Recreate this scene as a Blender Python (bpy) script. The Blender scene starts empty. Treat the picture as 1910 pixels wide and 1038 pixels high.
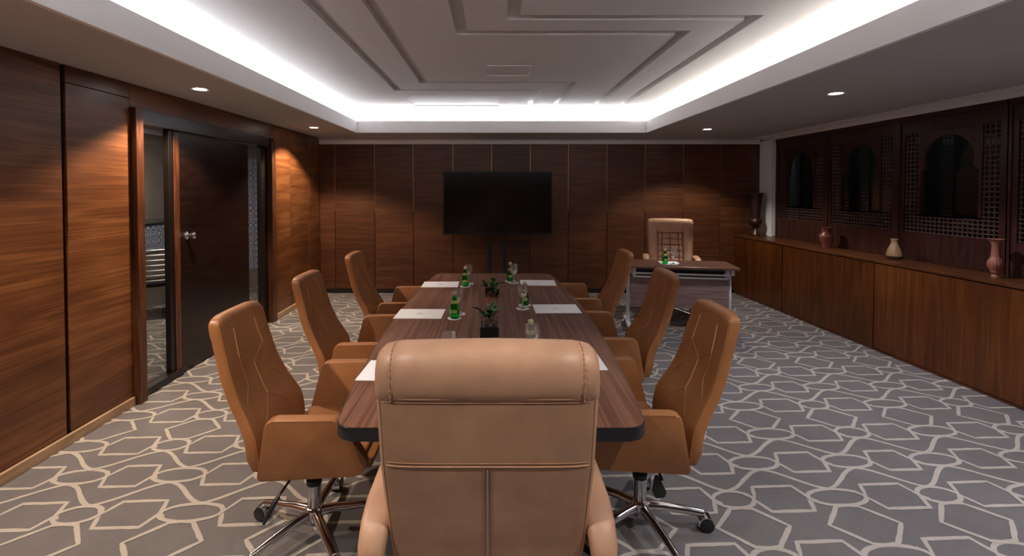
import bpy, bmesh, math, random
from mathutils import Vector, Matrix
random.seed(7)
C = bpy.context.scene.collection
R = math.radians
SC = bpy.context.scene

# ------------------------------------------------------------------ camera, world, lights, exposure
cam = bpy.data.cameras.new('camera'); camo = bpy.data.objects.new('camera', cam); C.objects.link(camo)
cam.sensor_fit = 'HORIZONTAL'; cam.sensor_width = 36; cam.lens = 36*850/1910
camo.location = (0, 0, 1.6); camo.rotation_euler = (R(90-1.2), 0, 0)
cam.shift_x = (955-922)/1910.0
cam.shift_y = -(519-(352+850*math.tan(R(1.2))))/1910.0
cam.clip_start = 0.05
SC.camera = camo
w = bpy.data.worlds.new('world'); SC.world = w; w.use_nodes = True
w.node_tree.nodes['Background'].inputs[0].default_value = (0.55, 0.6, 0.75, 1)
w.node_tree.nodes['Background'].inputs[1].default_value = 0.02
SC.view_settings.view_transform = 'Standard'; SC.view_settings.look = 'None'
SC.view_settings.gamma = 1; SC.view_settings.use_curve_mapping = False
SC.view_settings.exposure = 1.27

ZS, ZL, ZT = 2.37, 2.525, 2.74          # soffit, cove lip top, upper ceiling
TX0, TX1, TY0, TY1 = -1.885, 2.08, 1.1, 6.25   # tray opening
GAP = 0.17
COVE_W = 2.35
WARM = (1.0, 0.95, 0.90)
def area(name, loc, sx, sy, power, col, rot=(0, 0, 0)):
    l = bpy.data.lights.new(name, 'AREA'); l.shape = 'RECTANGLE'; l.size = sx; l.size_y = sy
    l.energy = power; l.color = col
    o = bpy.data.objects.new(name, l); o.location = loc; o.rotation_euler = rot; C.objects.link(o); return o
UP = (math.pi, 0, 0)
LY = (TY1-TY0)
TL = R(62); ZC = 2.50; NEU = (.91, .94, 1)
area('cove_light', (TX0-0.10, (TY0+TY1)/2, ZC), 0.04, LY+.1, COVE_W*.82*LY, NEU, (0, math.pi-TL, 0))
area('cove_light', (TX1+0.10, (TY0+TY1)/2, ZC), 0.04, LY+.1, COVE_W*.82*LY, (1, .95, .88), (0, math.pi+TL, 0))
area('cove_light', ((TX0+TX1)/2, TY1+0.10, ZC), TX1-TX0+.1, 0.04, COVE_W*4.0, NEU, (math.pi-TL, 0, 0))
area('cove_light', ((TX0+TX1)/2, TY0-0.10, ZC), TX1-TX0+.1, 0.04, COVE_W*5.0, NEU, (math.pi+TL, 0, 0))
# the recessed downlights (fixtures are built further down)
DOWN = [(-2.275, 3.54, 80, (1, .78, .58)), (-2.275, 5.76, 82, (1, .78, .58)), (-2.275, 1.35, 85, (1, .82, .66)),
        (2.76, 3.70, 42, (.88, .90, 1)), (2.76, 5.92, 36, (1, .88, .76)), (2.76, 1.45, 72, (.95, .93, 1)),
        (-.95, .55, 33, (1, .92, .84)), (1.05, .55, 33, (1, .94, .88)), (0, -1.1, 30, (1, .92, .86))]
for x, y, e, c in DOWN:
    l = bpy.data.lights.new('downlight_lamp', 'SPOT'); l.energy = e; l.color = c
    l.spot_size = R(118); l.spot_blend = 0.35; l.shadow_soft_size = 0.035
    o = bpy.data.objects.new('downlight_lamp', l); o.location = (x, y, ZS-0.012); C.objects.link(o)

# ------------------------------------------------------------------ materials
def newmat(name):
    m = bpy.data.materials.new(name); m.use_nodes = True
    nt = m.node_tree; b = nt.nodes['Principled BSDF']; return m, nt, b
def plain(name, col, rough=.5, metal=0, spec=None, emit=None, bump=0, bscale=200, var=0, coat=0):
    m, nt, b = newmat(name)
    b.inputs['Base Color'].default_value = (*col, 1); b.inputs['Roughness'].default_value = rough
    b.inputs['Metallic'].default_value = metal
    if spec is not None: b.inputs['Specular IOR Level'].default_value = spec
    if coat: b.inputs['Coat Weight'].default_value = coat; b.inputs['Coat Roughness'].default_value = .1
    if emit: b.inputs['Emission Color'].default_value = (*emit[0], 1); b.inputs['Emission Strength'].default_value = emit[1]
    tc = nt.nodes.new('ShaderNodeTexCoord')
    if bump:
        n = nt.nodes.new('ShaderNodeTexNoise'); n.inputs['Scale'].default_value = bscale; n.inputs['Detail'].default_value = 3
        bp = nt.nodes.new('ShaderNodeBump'); bp.inputs['Strength'].default_value = bump; bp.inputs['Distance'].default_value = .002
        nt.links.new(tc.outputs['Object'], n.inputs['Vector']); nt.links.new(n.outputs['Fac'], bp.inputs['Height'])
        nt.links.new(bp.outputs['Normal'], b.inputs['Normal'])
    if var:
        n = nt.nodes.new('ShaderNodeTexNoise'); n.inputs['Scale'].default_value = 6; n.inputs['Detail'].default_value = 6
        r = nt.nodes.new('ShaderNodeValToRGB')
        r.color_ramp.elements[0].position = .3; r.color_ramp.elements[1].position = .7
        r.color_ramp.elements[0].color = (*[c*(1-var) for c in col], 1); r.color_ramp.elements[1].color = (*[min(1, c*(1+var)) for c in col], 1)
        nt.links.new(tc.outputs['Object'], n.inputs['Vector']); nt.links.new(n.outputs['Fac'], r.inputs[0]); nt.links.new(r.outputs[0], b.inputs['Base Color'])
    return m
def wood(name, dark, mid, light, stretch, rough=.35, fine=1.0, figure=9.0, contrast=.55, spec=.5):
    # stretch: scale along x,y,z of the figure noise (small = along the grain)
    m, nt, b = newmat(name); N = nt.nodes.new; L = nt.links.new
    tc = N('ShaderNodeTexCoord'); oi = N('ShaderNodeObjectInfo')
    ml = N('ShaderNodeVectorMath'); ml.operation = 'SCALE'; ml.inputs[0].default_value = (37, 53, 71); L(oi.outputs['Random'], ml.inputs['Scale'])
    ad = N('ShaderNodeVectorMath'); ad.operation = 'ADD'; L(tc.outputs['Object'], ad.inputs[0]); L(ml.outputs[0], ad.inputs[1])
    mp = N('ShaderNodeMapping'); mp.inputs['Scale'].default_value = stretch; L(ad.outputs[0], mp.inputs[0])
    n1 = N('ShaderNodeTexNoise'); n1.inputs['Scale'].default_value = 1.0; n1.inputs['Detail'].default_value = 2.5; n1.inputs['Roughness'].default_value = .5; n1.inputs['Distortion'].default_value = .3
    L(mp.outputs[0], n1.inputs['Vector'])
    mu = N('ShaderNodeMath'); mu.operation = 'MULTIPLY'; mu.inputs[1].default_value = figure; L(n1.outputs['Fac'], mu.inputs[0])
    pp = N('ShaderNodeMath'); pp.operation = 'PINGPONG'; pp.inputs[1].default_value = .5; L(mu.outputs[0], pp.inputs[0])
    mp2 = N('ShaderNodeMapping'); mp2.inputs['Scale'].default_value = [s*(22 if s > 2 else 3.0) for s in stretch]; L(ad.outputs[0], mp2.inputs[0])
    n2 = N('ShaderNodeTexNoise'); n2.inputs['Scale'].default_value = 1.0; n2.inputs['Detail'].default_value = 4; L(mp2.outputs[0], n2.inputs['Vector'])
    n3 = N('ShaderNodeTexNoise'); n3.inputs['Scale'].default_value = 1.6; n3.inputs['Detail'].default_value = 3; L(ad.outputs[0], n3.inputs['Vector'])
    # value = pingpong*2*contrast + fine*(..)
    a1 = N('ShaderNodeMath'); a1.operation = 'MULTIPLY'; a1.inputs[1].default_value = contrast; L(pp.outputs[0], a1.inputs[0])
    a2 = N('ShaderNodeMath'); a2.operation = 'MULTIPLY_ADD'; a2.inputs[1].default_value = .55*fine; L(n2.outputs['Fac'], a2.inputs[0]); L(a1.outputs[0], a2.inputs[2])
    a3 = N('ShaderNodeMath'); a3.operation = 'MULTIPLY_ADD'; a3.inputs[1].default_value = .45; L(n3.outputs['Fac'], a3.inputs[0]); L(a2.outputs[0], a3.inputs[2])
    r = N('ShaderNodeValToRGB'); e = r.color_ramp.elements
    e[0].position = .32; e[0].color = (*dark, 1); e[1].position = .88; e[1].color = (*light, 1)
    k = e.new(.60); k.color = (*mid, 1)
    L(a3.outputs[0], r.inputs[0])
    mx = N('ShaderNodeMix'); mx.data_type = 'RGBA'; mx.blend_type = 'MULTIPLY'; mx.inputs[0].default_value = 1
    mr = N('ShaderNodeMapRange'); mr.inputs[3].default_value = .82; mr.inputs[4].default_value = 1.12; L(oi.outputs['Random'], mr.inputs[0])
    cb = N('ShaderNodeCombineColor'); [L(mr.outputs[0], cb.inputs[i]) for i in range(3)]
    L(r.outputs[0], mx.inputs[6]); L(cb.outputs[0], mx.inputs[7]); L(mx.outputs[2], b.inputs['Base Color'])
    b.inputs['Roughness'].default_value = rough; b.inputs['Specular IOR Level'].default_value = spec
    bp = N('ShaderNodeBump'); bp.inputs['Strength'].default_value = .12; bp.inputs['Distance'].default_value = .001
    L(a2.outputs[0], bp.inputs['Height']); L(bp.outputs['Normal'], b.inputs['Normal'])
    return m
def leather(name, col, rough=.42):
    m, nt, b = newmat(name); N = nt.nodes.new; L = nt.links.new
    tc = N('ShaderNodeTexCoord')
    n = N('ShaderNodeTexNoise'); n.inputs['Scale'].default_value = 9; n.inputs['Detail'].default_value = 6; L(tc.outputs['Object'], n.inputs['Vector'])
    r = N('ShaderNodeValToRGB'); r.color_ramp.elements[0].position = .25; r.color_ramp.elements[1].position = .8
    r.color_ramp.elements[0].color = (*[c*.82 for c in col], 1); r.color_ramp.elements[1].color = (*[c*1.12 for c in col], 1)
    L(n.outputs['Fac'], r.inputs[0]); L(r.outputs[0], b.inputs['Base Color'])
    v = N('ShaderNodeTexVoronoi'); v.inputs['Scale'].default_value = 420; L(tc.outputs['Object'], v.inputs['Vector'])
    bp = N('ShaderNodeBump'); bp.inputs['Strength'].default_value = .15; bp.inputs['Distance'].default_value = .0006
    L(v.outputs['Distance'], bp.inputs['Height']); L(bp.outputs['Normal'], b.inputs['Normal'])
    b.inputs['Roughness'].default_value = rough; return m
def glass(name, col=(1, 1, 1), rough=0, ior=1.45):
    m, nt, b = newmat(name)
    b.inputs['Base Color'].default_value = (*col, 1); b.inputs['Roughness'].default_value = rough
    b.inputs['Transmission Weight'].default_value = 1; b.inputs['IOR'].default_value = ior; return m
def pane(name, ior=1.5, tint=(.8, .85, .85)):
    m, nt, b = newmat(name); N = nt.nodes.new; L = nt.links.new; nt.nodes.remove(b)
    f = N('ShaderNodeFresnel'); gm = N('ShaderNodeNewGeometry'); mi = N('ShaderNodeMix'); mi.data_type = 'FLOAT'
    mi.inputs[2].default_value = ior; mi.inputs[3].default_value = 1/ior; L(gm.outputs['Backfacing'], mi.inputs[0]); L(mi.outputs[0], f.inputs[0])
    t = N('ShaderNodeBsdfTransparent'); t.inputs[0].default_value = (*tint, 1)
    g = N('ShaderNodeBsdfGlossy'); g.inputs['Roughness'].default_value = .01
    mx = N('ShaderNodeMixShader'); L(f.outputs[0], mx.inputs[0]); L(t.outputs[0], mx.inputs[1]); L(g.outputs[0], mx.inputs[2])
    L(mx.outputs[0], nt.nodes['Material Output'].inputs[0]); return m
def carpet(name, col, var=.16):
    m, nt, b = newmat(name); N = nt.nodes.new; L = nt.links.new
    tc = N('ShaderNodeTexCoord')
    n = N('ShaderNodeTexNoise'); n.inputs['Scale'].default_value = 2.2; n.inputs['Detail'].default_value = 8; n.inputs['Roughness'].default_value = .65
    n2 = N('ShaderNodeTexNoise'); n2.inputs['Scale'].default_value = 260; n2.inputs['Detail'].default_value = 2
    for q in (n, n2): L(tc.outputs['Object'], q.inputs['Vector'])
    ad = N('ShaderNodeMath'); ad.operation = 'MULTIPLY_ADD'; ad.inputs[1].default_value = .6; L(n2.outputs['Fac'], ad.inputs[0]); L(n.outputs['Fac'], ad.inputs[2])
    r = N('ShaderNodeValToRGB'); r.color_ramp.elements[0].position = .55; r.color_ramp.elements[1].position = 1.05
    r.color_ramp.elements[0].color = (*[c*(1-var) for c in col], 1); r.color_ramp.elements[1].color = (*[c*(1+var) for c in col], 1)
    L(ad.outputs[0], r.inputs[0]); L(r.outputs[0], b.inputs['Base Color'])
    bp = N('ShaderNodeBump'); bp.inputs['Strength'].default_value = .6; bp.inputs['Distance'].default_value = .004
    L(n2.outputs['Fac'], bp.inputs['Height']); L(bp.outputs['Normal'], b.inputs['Normal'])
    b.inputs['Roughness'].default_value = .95; b.inputs['Specular IOR Level'].default_value = .15
    b.inputs['Sheen Weight'].default_value = .15
    return m
def tilemat():
    m, nt, b = newmat('patterned_tile'); N = nt.nodes.new; L = nt.links.new
    tc = N('ShaderNodeTexCoord'); oi = N('ShaderNodeObjectInfo')
    ln = N('ShaderNodeVectorMath'); ln.operation = 'ABSOLUTE'; L(tc.outputs['Object'], ln.inputs[0])
    mul = N('ShaderNodeVectorMath'); mul.operation = 'SCALE'; L(ln.outputs[0], mul.inputs[0])
    mr = N('ShaderNodeMapRange'); mr.inputs[3].default_value = 22; mr.inputs[4].default_value = 45; L(oi.outputs['Random'], mr.inputs[0]); L(mr.outputs[0], mul.inputs['Scale'])
    wv = N('ShaderNodeTexWave'); wv.wave_type = 'RINGS'; wv.rings_direction = 'SPHERICAL'; wv.inputs['Scale'].default_value = .35; wv.inputs['Distortion'].default_value = 2.5; wv.inputs['Detail'].default_value = 0
    L(mul.outputs[0], wv.inputs['Vector'])
    r = N('ShaderNodeValToRGB'); r.color_ramp.interpolation = 'CONSTANT'; e = r.color_ramp.elements
    e[0].position = 0; e[0].color = (.05, .10, .28, 1); e[1].position = .45; e[1].color = (.55, .56, .58, 1)
    k = e.new(.75); k.color = (.22, .32, .5, 1); k = e.new(.86); k.color = (.6, .6, .6, 1)
    L(wv.outputs['Fac'], r.inputs[0]); L(r.outputs[0], b.inputs['Base Color']); b.inputs['Roughness'].default_value = .25
    return m
M = {}
WD, WM, WL = (.045, .014, .005), (.130, .044, .014), (.26, .102, .034)
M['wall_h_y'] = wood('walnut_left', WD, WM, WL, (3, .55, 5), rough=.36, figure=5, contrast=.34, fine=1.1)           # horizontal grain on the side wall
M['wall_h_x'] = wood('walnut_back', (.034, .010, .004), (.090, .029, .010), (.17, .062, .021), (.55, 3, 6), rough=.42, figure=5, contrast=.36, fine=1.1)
M['post'] = wood('walnut_post', WD, (.085, .028, .011), (.16, .06, .022), (9, 9, .7), rough=.35)
M['side_v'] = wood('walnut_sideboard', (.038, .010, .002), (.105, .029, .005), (.19, .058, .011), (9, 7, .45), rough=.36, figure=6, contrast=.4)
M['side_top'] = wood('walnut_worktop', (.04, .011, .004), (.11, .034, .010), (.18, .06, .018), (7, .5, 7), rough=.34)
M['table'] = wood('table_veneer', (.045, .015, .008), (.115, .044, .025), (.22, .105, .064), (15, .3, 15), rough=.48, fine=1.3, figure=6, contrast=.5, spec=.22)
M['desk'] = wood('desk_veneer', (.045, .016, .009), (.11, .042, .024), (.18, .08, .048), (.5, 12, 12), rough=.33)
M['modesty'] = wood('modesty_veneer', (.13, .08, .072), (.22, .14, .125), (.32, .22, .20), (.6, 8, 8), rough=.4)
M['darkdoor'] = wood('dark_door', (.007, .003, .0025), (.012, .005, .004), (.020, .008, .006), (3, .8, 5), rough=.28)
M['darkframe'] = plain('dark_frame', (.010, .006, .005), .35, var=.2)
M['gap'] = plain('dark_gap', (.004, .003, .0025), .8)
M['brass'] = plain('brass', (.55, .36, .16), .35, 1)
M['screenwood'] = wood('lattice_frame_wood', (.020, .008, .006), (.044, .015, .011), (.072, .025, .018), (5, 5, .6), rough=.3)
M['lattice'] = plain('lattice_wood', (.10, .050, .040), .3, var=.2)
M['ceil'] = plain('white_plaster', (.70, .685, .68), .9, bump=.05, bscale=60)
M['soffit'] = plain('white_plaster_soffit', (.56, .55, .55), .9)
M['white'] = plain('white_paint', (.92, .905, .91), .7)
M['carpet'] = carpet('carpet_ground', (.135, .122, .122))
M['carpetline'] = carpet('carpet_line', (.40, .355, .31), .10)
M['base'] = wood('light_baseboard', (.34, .20, .115), (.46, .29, .17), (.56, .38, .24), (8, .6, 8), rough=.5)
M['leather'] = leather('tan_leather', (.345, .138, .046))
M['leather2'] = leather('beige_leather', (.53, .30, .185), .46)
M['stitch'] = plain('ochre_stitching', (.44, .25, .10), .6)
M['rearstitch'] = plain('tan_stitching', (.40, .22, .12), .7)
M['litfold'] = plain('leather_lit_fold', (.52, .26, .12), .35)  # leather lightened: the light caught by seam folds is in the colour
M['chrome'] = plain('chrome', (.72, .72, .74), .12, 1)
M['steel'] = plain('brushed_steel', (.5, .5, .51), .3, 1)
M['black'] = plain('black_plastic', (.012, .012, .013), .4)
M['blackedge'] = plain('black_edge_band', (.010, .011, .014), .28)
M['screen'] = plain('dark_display', (.006, .006, .006), .18)
M['whitemetal'] = plain('white_metal', (.75, .75, .78), .4)
M['paper'] = plain('white_paper', (.96, .96, .99), .6)
M['ink'] = plain('grey_ink', (.45, .45, .5), .7)
M['glass'] = glass('clear_glass', ior=1.5)
M['crystal'] = glass('goblet_glass', ior=1.55)
_b = M['crystal'].node_tree.nodes['Principled BSDF']; _b.inputs['Coat Weight'].default_value = 1; _b.inputs['Coat IOR'].default_value = 1.9; _b.inputs['Coat Roughness'].default_value = .04; _b.inputs['Transmission Weight'].default_value = .93
M['greenglass'] = glass('green_glass', (.10, .80, .28))
M['water'] = glass('greenish_water', (.75, 1, .8), 0, 1.33)
M['label'] = plain('yellow_green_label', (.42, .50, .14), .5)
M['cap'] = plain('pale_gold_cap', (.62, .60, .36), .35, .3)
M['coaster'] = plain('white_coaster', (.80, .80, .84), .7)
M['leaf'] = plain('green_leaf', (.06, .22, .04), .35, var=.35)
M['leafdark'] = plain('dark_green_leaf', (.02, .07, .025), .35, var=.3)
M['stem'] = plain('brown_stem', (.09, .05, .03), .6)
M['pebble'] = plain('pebble', (.22, .17, .13), .6, var=.4)
M['bronze'] = plain('engraved_bronze', (.10, .055, .045), .32, .75, bump=.8, bscale=90)
M['redclay'] = plain('glazed_red_clay', (.24, .075, .045), .3, bump=.1, var=.3)
M['tanclay'] = plain('tan_clay', (.40, .23, .11), .5, var=.25)
M['pinkclay'] = plain('carved_clay', (.34, .12, .075), .5, var=.25)
M['claygroove'] = plain('dark_clay_groove', (.04, .015, .01), .6)
M['wallpaper'] = plain('grey_wallpaper', (.20, .17, .165), .85, var=.12)
M['rail'] = plain('grey_rail', (.13, .125, .12), .5)
M['tile'] = tilemat()
M['lamp'] = plain('lit_lens', (1, 1, 1), .5, emit=((1, .97, .95), 12))
M['pane'] = pane('window_pane', 2.1)
M['paneclear'] = pane('sidelight_pane', 1.45, (.9, .87, .85))

# ------------------------------------------------------------------ helpers
def prep(o, label=None, cat=None, group=None, kind=None):
    if label: o['label'] = label
    if cat: o['category'] = cat
    if group: o['group'] = group
    if kind: o['kind'] = kind
    return o
def obj(name, bm, mat, parent=None, smooth=False, kind=None, label=None, autos=None):
    bmesh.ops.recalc_face_normals(bm, faces=bm.faces)
    me = bpy.data.meshes.new(name); bm.to_mesh(me); bm.free()
    for m in (mat if isinstance(mat, (list, tuple)) else [mat]): me.materials.append(m)
    if smooth:
        for p in me.polygons: p.use_smooth = True
        try: me.set_sharp_from_angle(angle=R(autos or 40))
        except Exception: pass
    o = bpy.data.objects.new(name, me); C.objects.link(o)
    if parent: o.parent = parent
    if kind: o['kind'] = kind
    if label: o['label'] = label
    return o
def thing(name, loc=(0, 0, 0), rz=0, label=None, cat=None, group=None, kind=None):
    o = bpy.data.objects.new(name, None); o.location = loc; o.rotation_euler = (0, 0, rz); o.empty_display_size = .1
    C.objects.link(o); return prep(o, label, cat, group, kind)
def kids(o): return [c for c in bpy.data.objects if c.parent == o]
def copy_tree(o, parent=None, table=None):
    if table is None:
        table = {}
        for q in bpy.data.objects:
            if q.parent: table.setdefault(q.parent.name, []).append(q)
    c = o.copy(); C.objects.link(c); c.parent = parent
    for ch in table.get(o.name, []): copy_tree(ch, c, table)
    return c
def box(bm, x0, x1, y0, y1, z0, z1, mi=0):
    vs = [bm.verts.new(p) for p in [(x0, y0, z0), (x1, y0, z0), (x1, y1, z0), (x0, y1, z0), (x0, y0, z1), (x1, y0, z1), (x1, y1, z1), (x0, y1, z1)]]
    fs = []
    for f in [(0, 3, 2, 1), (4, 5, 6, 7), (0, 1, 5, 4), (1, 2, 6, 5), (2, 3, 7, 6), (3, 0, 4, 7)]:
        q = bm.faces.new([vs[i] for i in f]); q.material_index = mi; fs.append(q)
    return vs
def bbox(x0, x1, y0, y1, z0, z1, bev=0, seg=2):
    bm = bmesh.new(); box(bm, x0, x1, y0, y1, z0, z1)
    if bev: bmesh.ops.bevel(bm, geom=list(bm.edges), offset=bev, segments=seg, profile=.5, affect='EDGES')
    return bm
def ringcap(bm, rings, cap0=True, cap1=True, closed=False):
    V = [[bm.verts.new(p) for p in r] for r in rings]; n = len(V[0])
    R_ = range(len(V)) if closed else range(len(V)-1)
    for i in R_:
        a, b = V[i], V[(i+1) % len(V)]
        for j in range(n):
            k = (j+1) % n
            bm.faces.new((a[j], a[k], b[k], b[j]))
    if not closed:
        if cap0: bm.faces.new(V[0][::-1])
        if cap1: bm.faces.new(V[-1])
    return V
def lathe(prof, n=24, bm=None, off=(0, 0, 0), flute=0, nf=0, caps=True):
    bm = bm or bmesh.new(); rings = []
    for it in prof:
        r, z = it[0], it[1]; f = it[2] if len(it) > 2 else 0
        rings.append([(off[0]+r*(1+f*math.cos(nf*2*math.pi*j/n))*math.cos(2*math.pi*j/n), off[1]+r*(1+f*math.cos(nf*2*math.pi*j/n))*math.sin(2*math.pi*j/n), off[2]+z) for j in range(n)])
    ringcap(bm, rings, caps, caps); return bm
def tube(pts, r, n=8, bm=None, taper=None):
    bm = bm or bmesh.new(); pts = [Vector(p) for p in pts]; rings = []
    up = None
    for i, p in enumerate(pts):
        d = (pts[min(i+1, len(pts)-1)]-pts[max(i-1, 0)]).normalized()
        if up is None:
            up = Vector((0, 0, 1)) if abs(d.z) < .9 else Vector((1, 0, 0))
        s = d.cross(up).normalized(); u = s.cross(d).normalized(); up = u
        rr = r if taper is None else r*taper[i]
        rings.append([tuple(p+s*rr*math.cos(2*math.pi*j/n)+u*rr*math.sin(2*math.pi*j/n)) for j in range(n)])
    ringcap(bm, rings); return bm
def roundpoly(pts, rad, seg=4):
    out = []; n = len(pts)
    for i in range(n):
        p = Vector(pts[i]); a = (Vector(pts[i-1])-p); b = (Vector(pts[(i+1) % n])-p)
        r = rad[i] if isinstance(rad, (list, tuple)) else rad
        if r <= 0: out.append(tuple(p)); continue
        ang = a.angle(b); d = min(r/math.tan(ang/2), a.length*.49, b.length*.49)
        p0 = p+a.normalized()*d; p1 = p+b.normalized()*d
        for k in range(seg+1):
            t = k/seg; q = p0*(1-t)**2+p*2*t*(1-t)+p1*t*t; out.append(tuple(q))
    return out
def slab(poly, t0, t1, axis='y', bev=0, seg=2):
    # extrude 2D poly between t0,t1 along axis. poly coords: axis y->(x,z); z->(x,y); x->(y,z)
    bm = bmesh.new()
    def P(q, t): return (q[0], t, q[1]) if axis == 'y' else ((q[0], q[1], t) if axis == 'z' else (t, q[0], q[1]))
    a = [bm.verts.new(P(q, t0)) for q in poly]; b = [bm.verts.new(P(q, t1)) for q in poly]
    fa = bm.faces.new(a); fb = bm.faces.new(b[::-1]); n = len(poly)
    for i in range(n): bm.faces.new((a[i], b[i], b[(i+1) % n], a[(i+1) % n]))
    if bev:
        es = list(fa.edges)+list(fb.edges)
        bmesh.ops.bevel(bm, geom=es, offset=bev, segments=seg, profile=.5, affect='EDGES', clamp_overlap=True)
    return bm
def sring(cx, cy, z, a, b, n=5, N=40):
    out = []
    for j in range(N):
        t = 2*math.pi*j/N; c, s = math.cos(t), math.sin(t)
        out.append((cx+b*math.copysign(abs(c)**(2/n), c), cy+a*math.copysign(abs(s)**(2/n), s), z))
    return out
def interp(tab, z):
    if z <= tab[0][0]: return tab[0][1:]
    for p, q in zip(tab, tab[1:]):
        if z <= q[0]:
            t = (z-p[0])/(q[0]-p[0]); return [a*(1-t)+b*t for a, b in zip(p[1:], q[1:])]
    return tab[-1][1:]
def wbox(name, x0, x1, y0, y1, z0, z1, mat, parent, bev=0.002):
    "box whose origin sits at its centre"
    cx, cy, cz = (x0+x1)/2, (y0+y1)/2, (z0+z1)/2
    bm = bbox(x0-cx, x1-cx, y0-cy, y1-cy, z0-cz, z1-cz, bev, 1)
    o = obj(name, bm, mat, parent); o.location = (cx, cy, cz); return o

# ================================================================== SETTING
XL, XR, YB, YN = -2.66, 4.05, 6.95, -1.9
# ---- floor with the woven line pattern in the same carpet mesh
def build_floor():
    bm = bmesh.new()
    vs = [bm.verts.new(p) for p in [(-4.7, YN-.1, 0), (4.4, YN-.1, 0), (4.4, 7.6, 0), (-4.7, 7.6, 0)]]
    bm.faces.new(vs)
    P, Q, OX, OY = 1.09, 0.99, 1.775, 2.327
    W = .0105
    def T(u, v): return (OX+u+.05*v*.8, OY+v+.034*u)
    rnd = random.Random(3); cnt = [0]
    def ribbon(pts, wd=W, closed=False):
        # resample, offset, jitter edges
        P2 = []; m = len(pts); rng = range(m if closed else m-1)
        for i in rng:
            a = Vector(pts[i]); b = Vector(pts[(i+1) % m]); k = max(1, int((b-a).length/.035))
            for j in range(k): P2.append(a.lerp(b, j/k))
        if not closed: P2.append(Vector(pts[-1]))
        n = len(P2); L_, R_ = [], []
        for i, p in enumerate(P2):
            a = P2[i-1] if (closed or i > 0) else p; b = P2[(i+1) % n] if (closed or i < n-1) else p
            d = (b-a); d = d.normalized() if d.length > 0 else Vector((1, 0)); nn = Vector((-d.y, d.x))
            w1 = wd*(1+rnd.uniform(-.16, .16)); w2 = wd*(1+rnd.uniform(-.16, .16))
            L_.append(p+nn*w1); R_.append(p-nn*w2)
        cnt[0] += 1; zz = .0006+.000008*((cnt[0]*7) % 211)
        VL = [bm.verts.new((*q, zz)) for q in L_]; VR = [bm.verts.new((*q, zz)) for q in R_]
        for i in range(n if closed else n-1):
            k = (i+1) % n
            f = bm.faces.new((VR[i], VR[k], VL[k], VL[i])); f.material_index = 1
    def oval(cu, cv, a, b):
        pts = []
        for j in range(28):
            t = 2*math.pi*j/28; pts.append(T(cu+a*math.cos(t), cv+b*math.sin(t)))
        ribbon(pts, closed=True)
    def curve(p, c1, c2, q, n=8):
        pts = []
        for j in range(n+1):
            t = j/n; x = (1-t)**3*p[0]+3*t*(1-t)**2*c1[0]+3*t*t*(1-t)*c2[0]+t**3*q[0]
            y = (1-t)**3*p[1]+3*t*(1-t)**2*c1[1]+3*t*t*(1-t)*c2[1]+t**3*q[1]; pts.append(T(x, y))
        ribbon(pts)
    def inside(u, v):
        x, y = T(u, v); return -4.9 < x < 4.3 and .2 < y < 7.4
    for i in range(-7, 6):
        for j in range(-3, 7):
            bu, bv = i*P, j*Q
            if not inside(bu, bv): continue
            La, Sa, Ma = .150, .104, .138
            H = .062
            rows = {0: [(0, La), (.545, Sa)], 1: [(.28, Ma), (.815, Ma)], 2: [(0, La), (.548, Sa)]}
            for r, L in rows.items():
                v = bv+.305*r
                for (u, a) in L: oval(bu+u, v, a, H)
                # arrow shaped hexagons between neighbours
                seq = L+[(L[0][0]+P, L[0][1])]
                for (u0, a0), (u1, a1) in zip(seq, seq[1:]):
                    xl = bu+u0+a0; xr = bu+u1-a1
                    ribbon([T(xl-.035, v+.045), T(xl+.005, v), T(xl+.042, v+.092), T(xr-.055+.02, v+.094), T(xr, v), T(xr+.03, v-.03)])
                    ribbon([T(xl-.02, v-.03), T(xl, v), T(xl+.045, v-.092), T(xr-.03, v-.092), T(xr, v)])
            # diagonals A-B and B-C
            for r0 in (0, 1):
                A = rows[r0]; B = rows[r0+1]; va = bv+.305*r0; vb = va+.305
                A2 = A+[(A[0][0]+P, 0)]; B2 = [(B[-1][0]-P, 0)]+B+[(B[0][0]+P, 0)]
                for (ua, _) in A:
                    for (ub, _) in B2:
                        d = ub-ua
                        if .1 < d < .4: curve((bu+ua-.02, va+H), (bu+ua+.09, va+H+.005), (bu+ub-.10, vb-H-.005), (bu+ub+.02, vb-H))
                        if -.4 < d < -.1: curve((bu+ua+.02, va+H), (bu+ua-.09, va+H+.005), (bu+ub+.10, vb-H-.005), (bu+ub-.02, vb-H))
            # wide hexagons between C and the next A
            for (u, _) in rows[2]:
                v0 = bv+.61+H; v1 = bv+Q-H; vm = (v0+v1)/2
                for s in (-1, 1):
                    ribbon([T(bu+u+s*-.005, v0), T(bu+u+s*.055, v0+.006), T(bu+u+s*.175, vm), T(bu+u+s*.055, v1-.006), T(bu+u-s*.005, v1)])
    # doorway sill line of the next room carpet is left plain
    o = obj('floor', bm, [M['carpet'], M['carpetline']], None); o['kind'] = 'structure'
build_floor()

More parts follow.
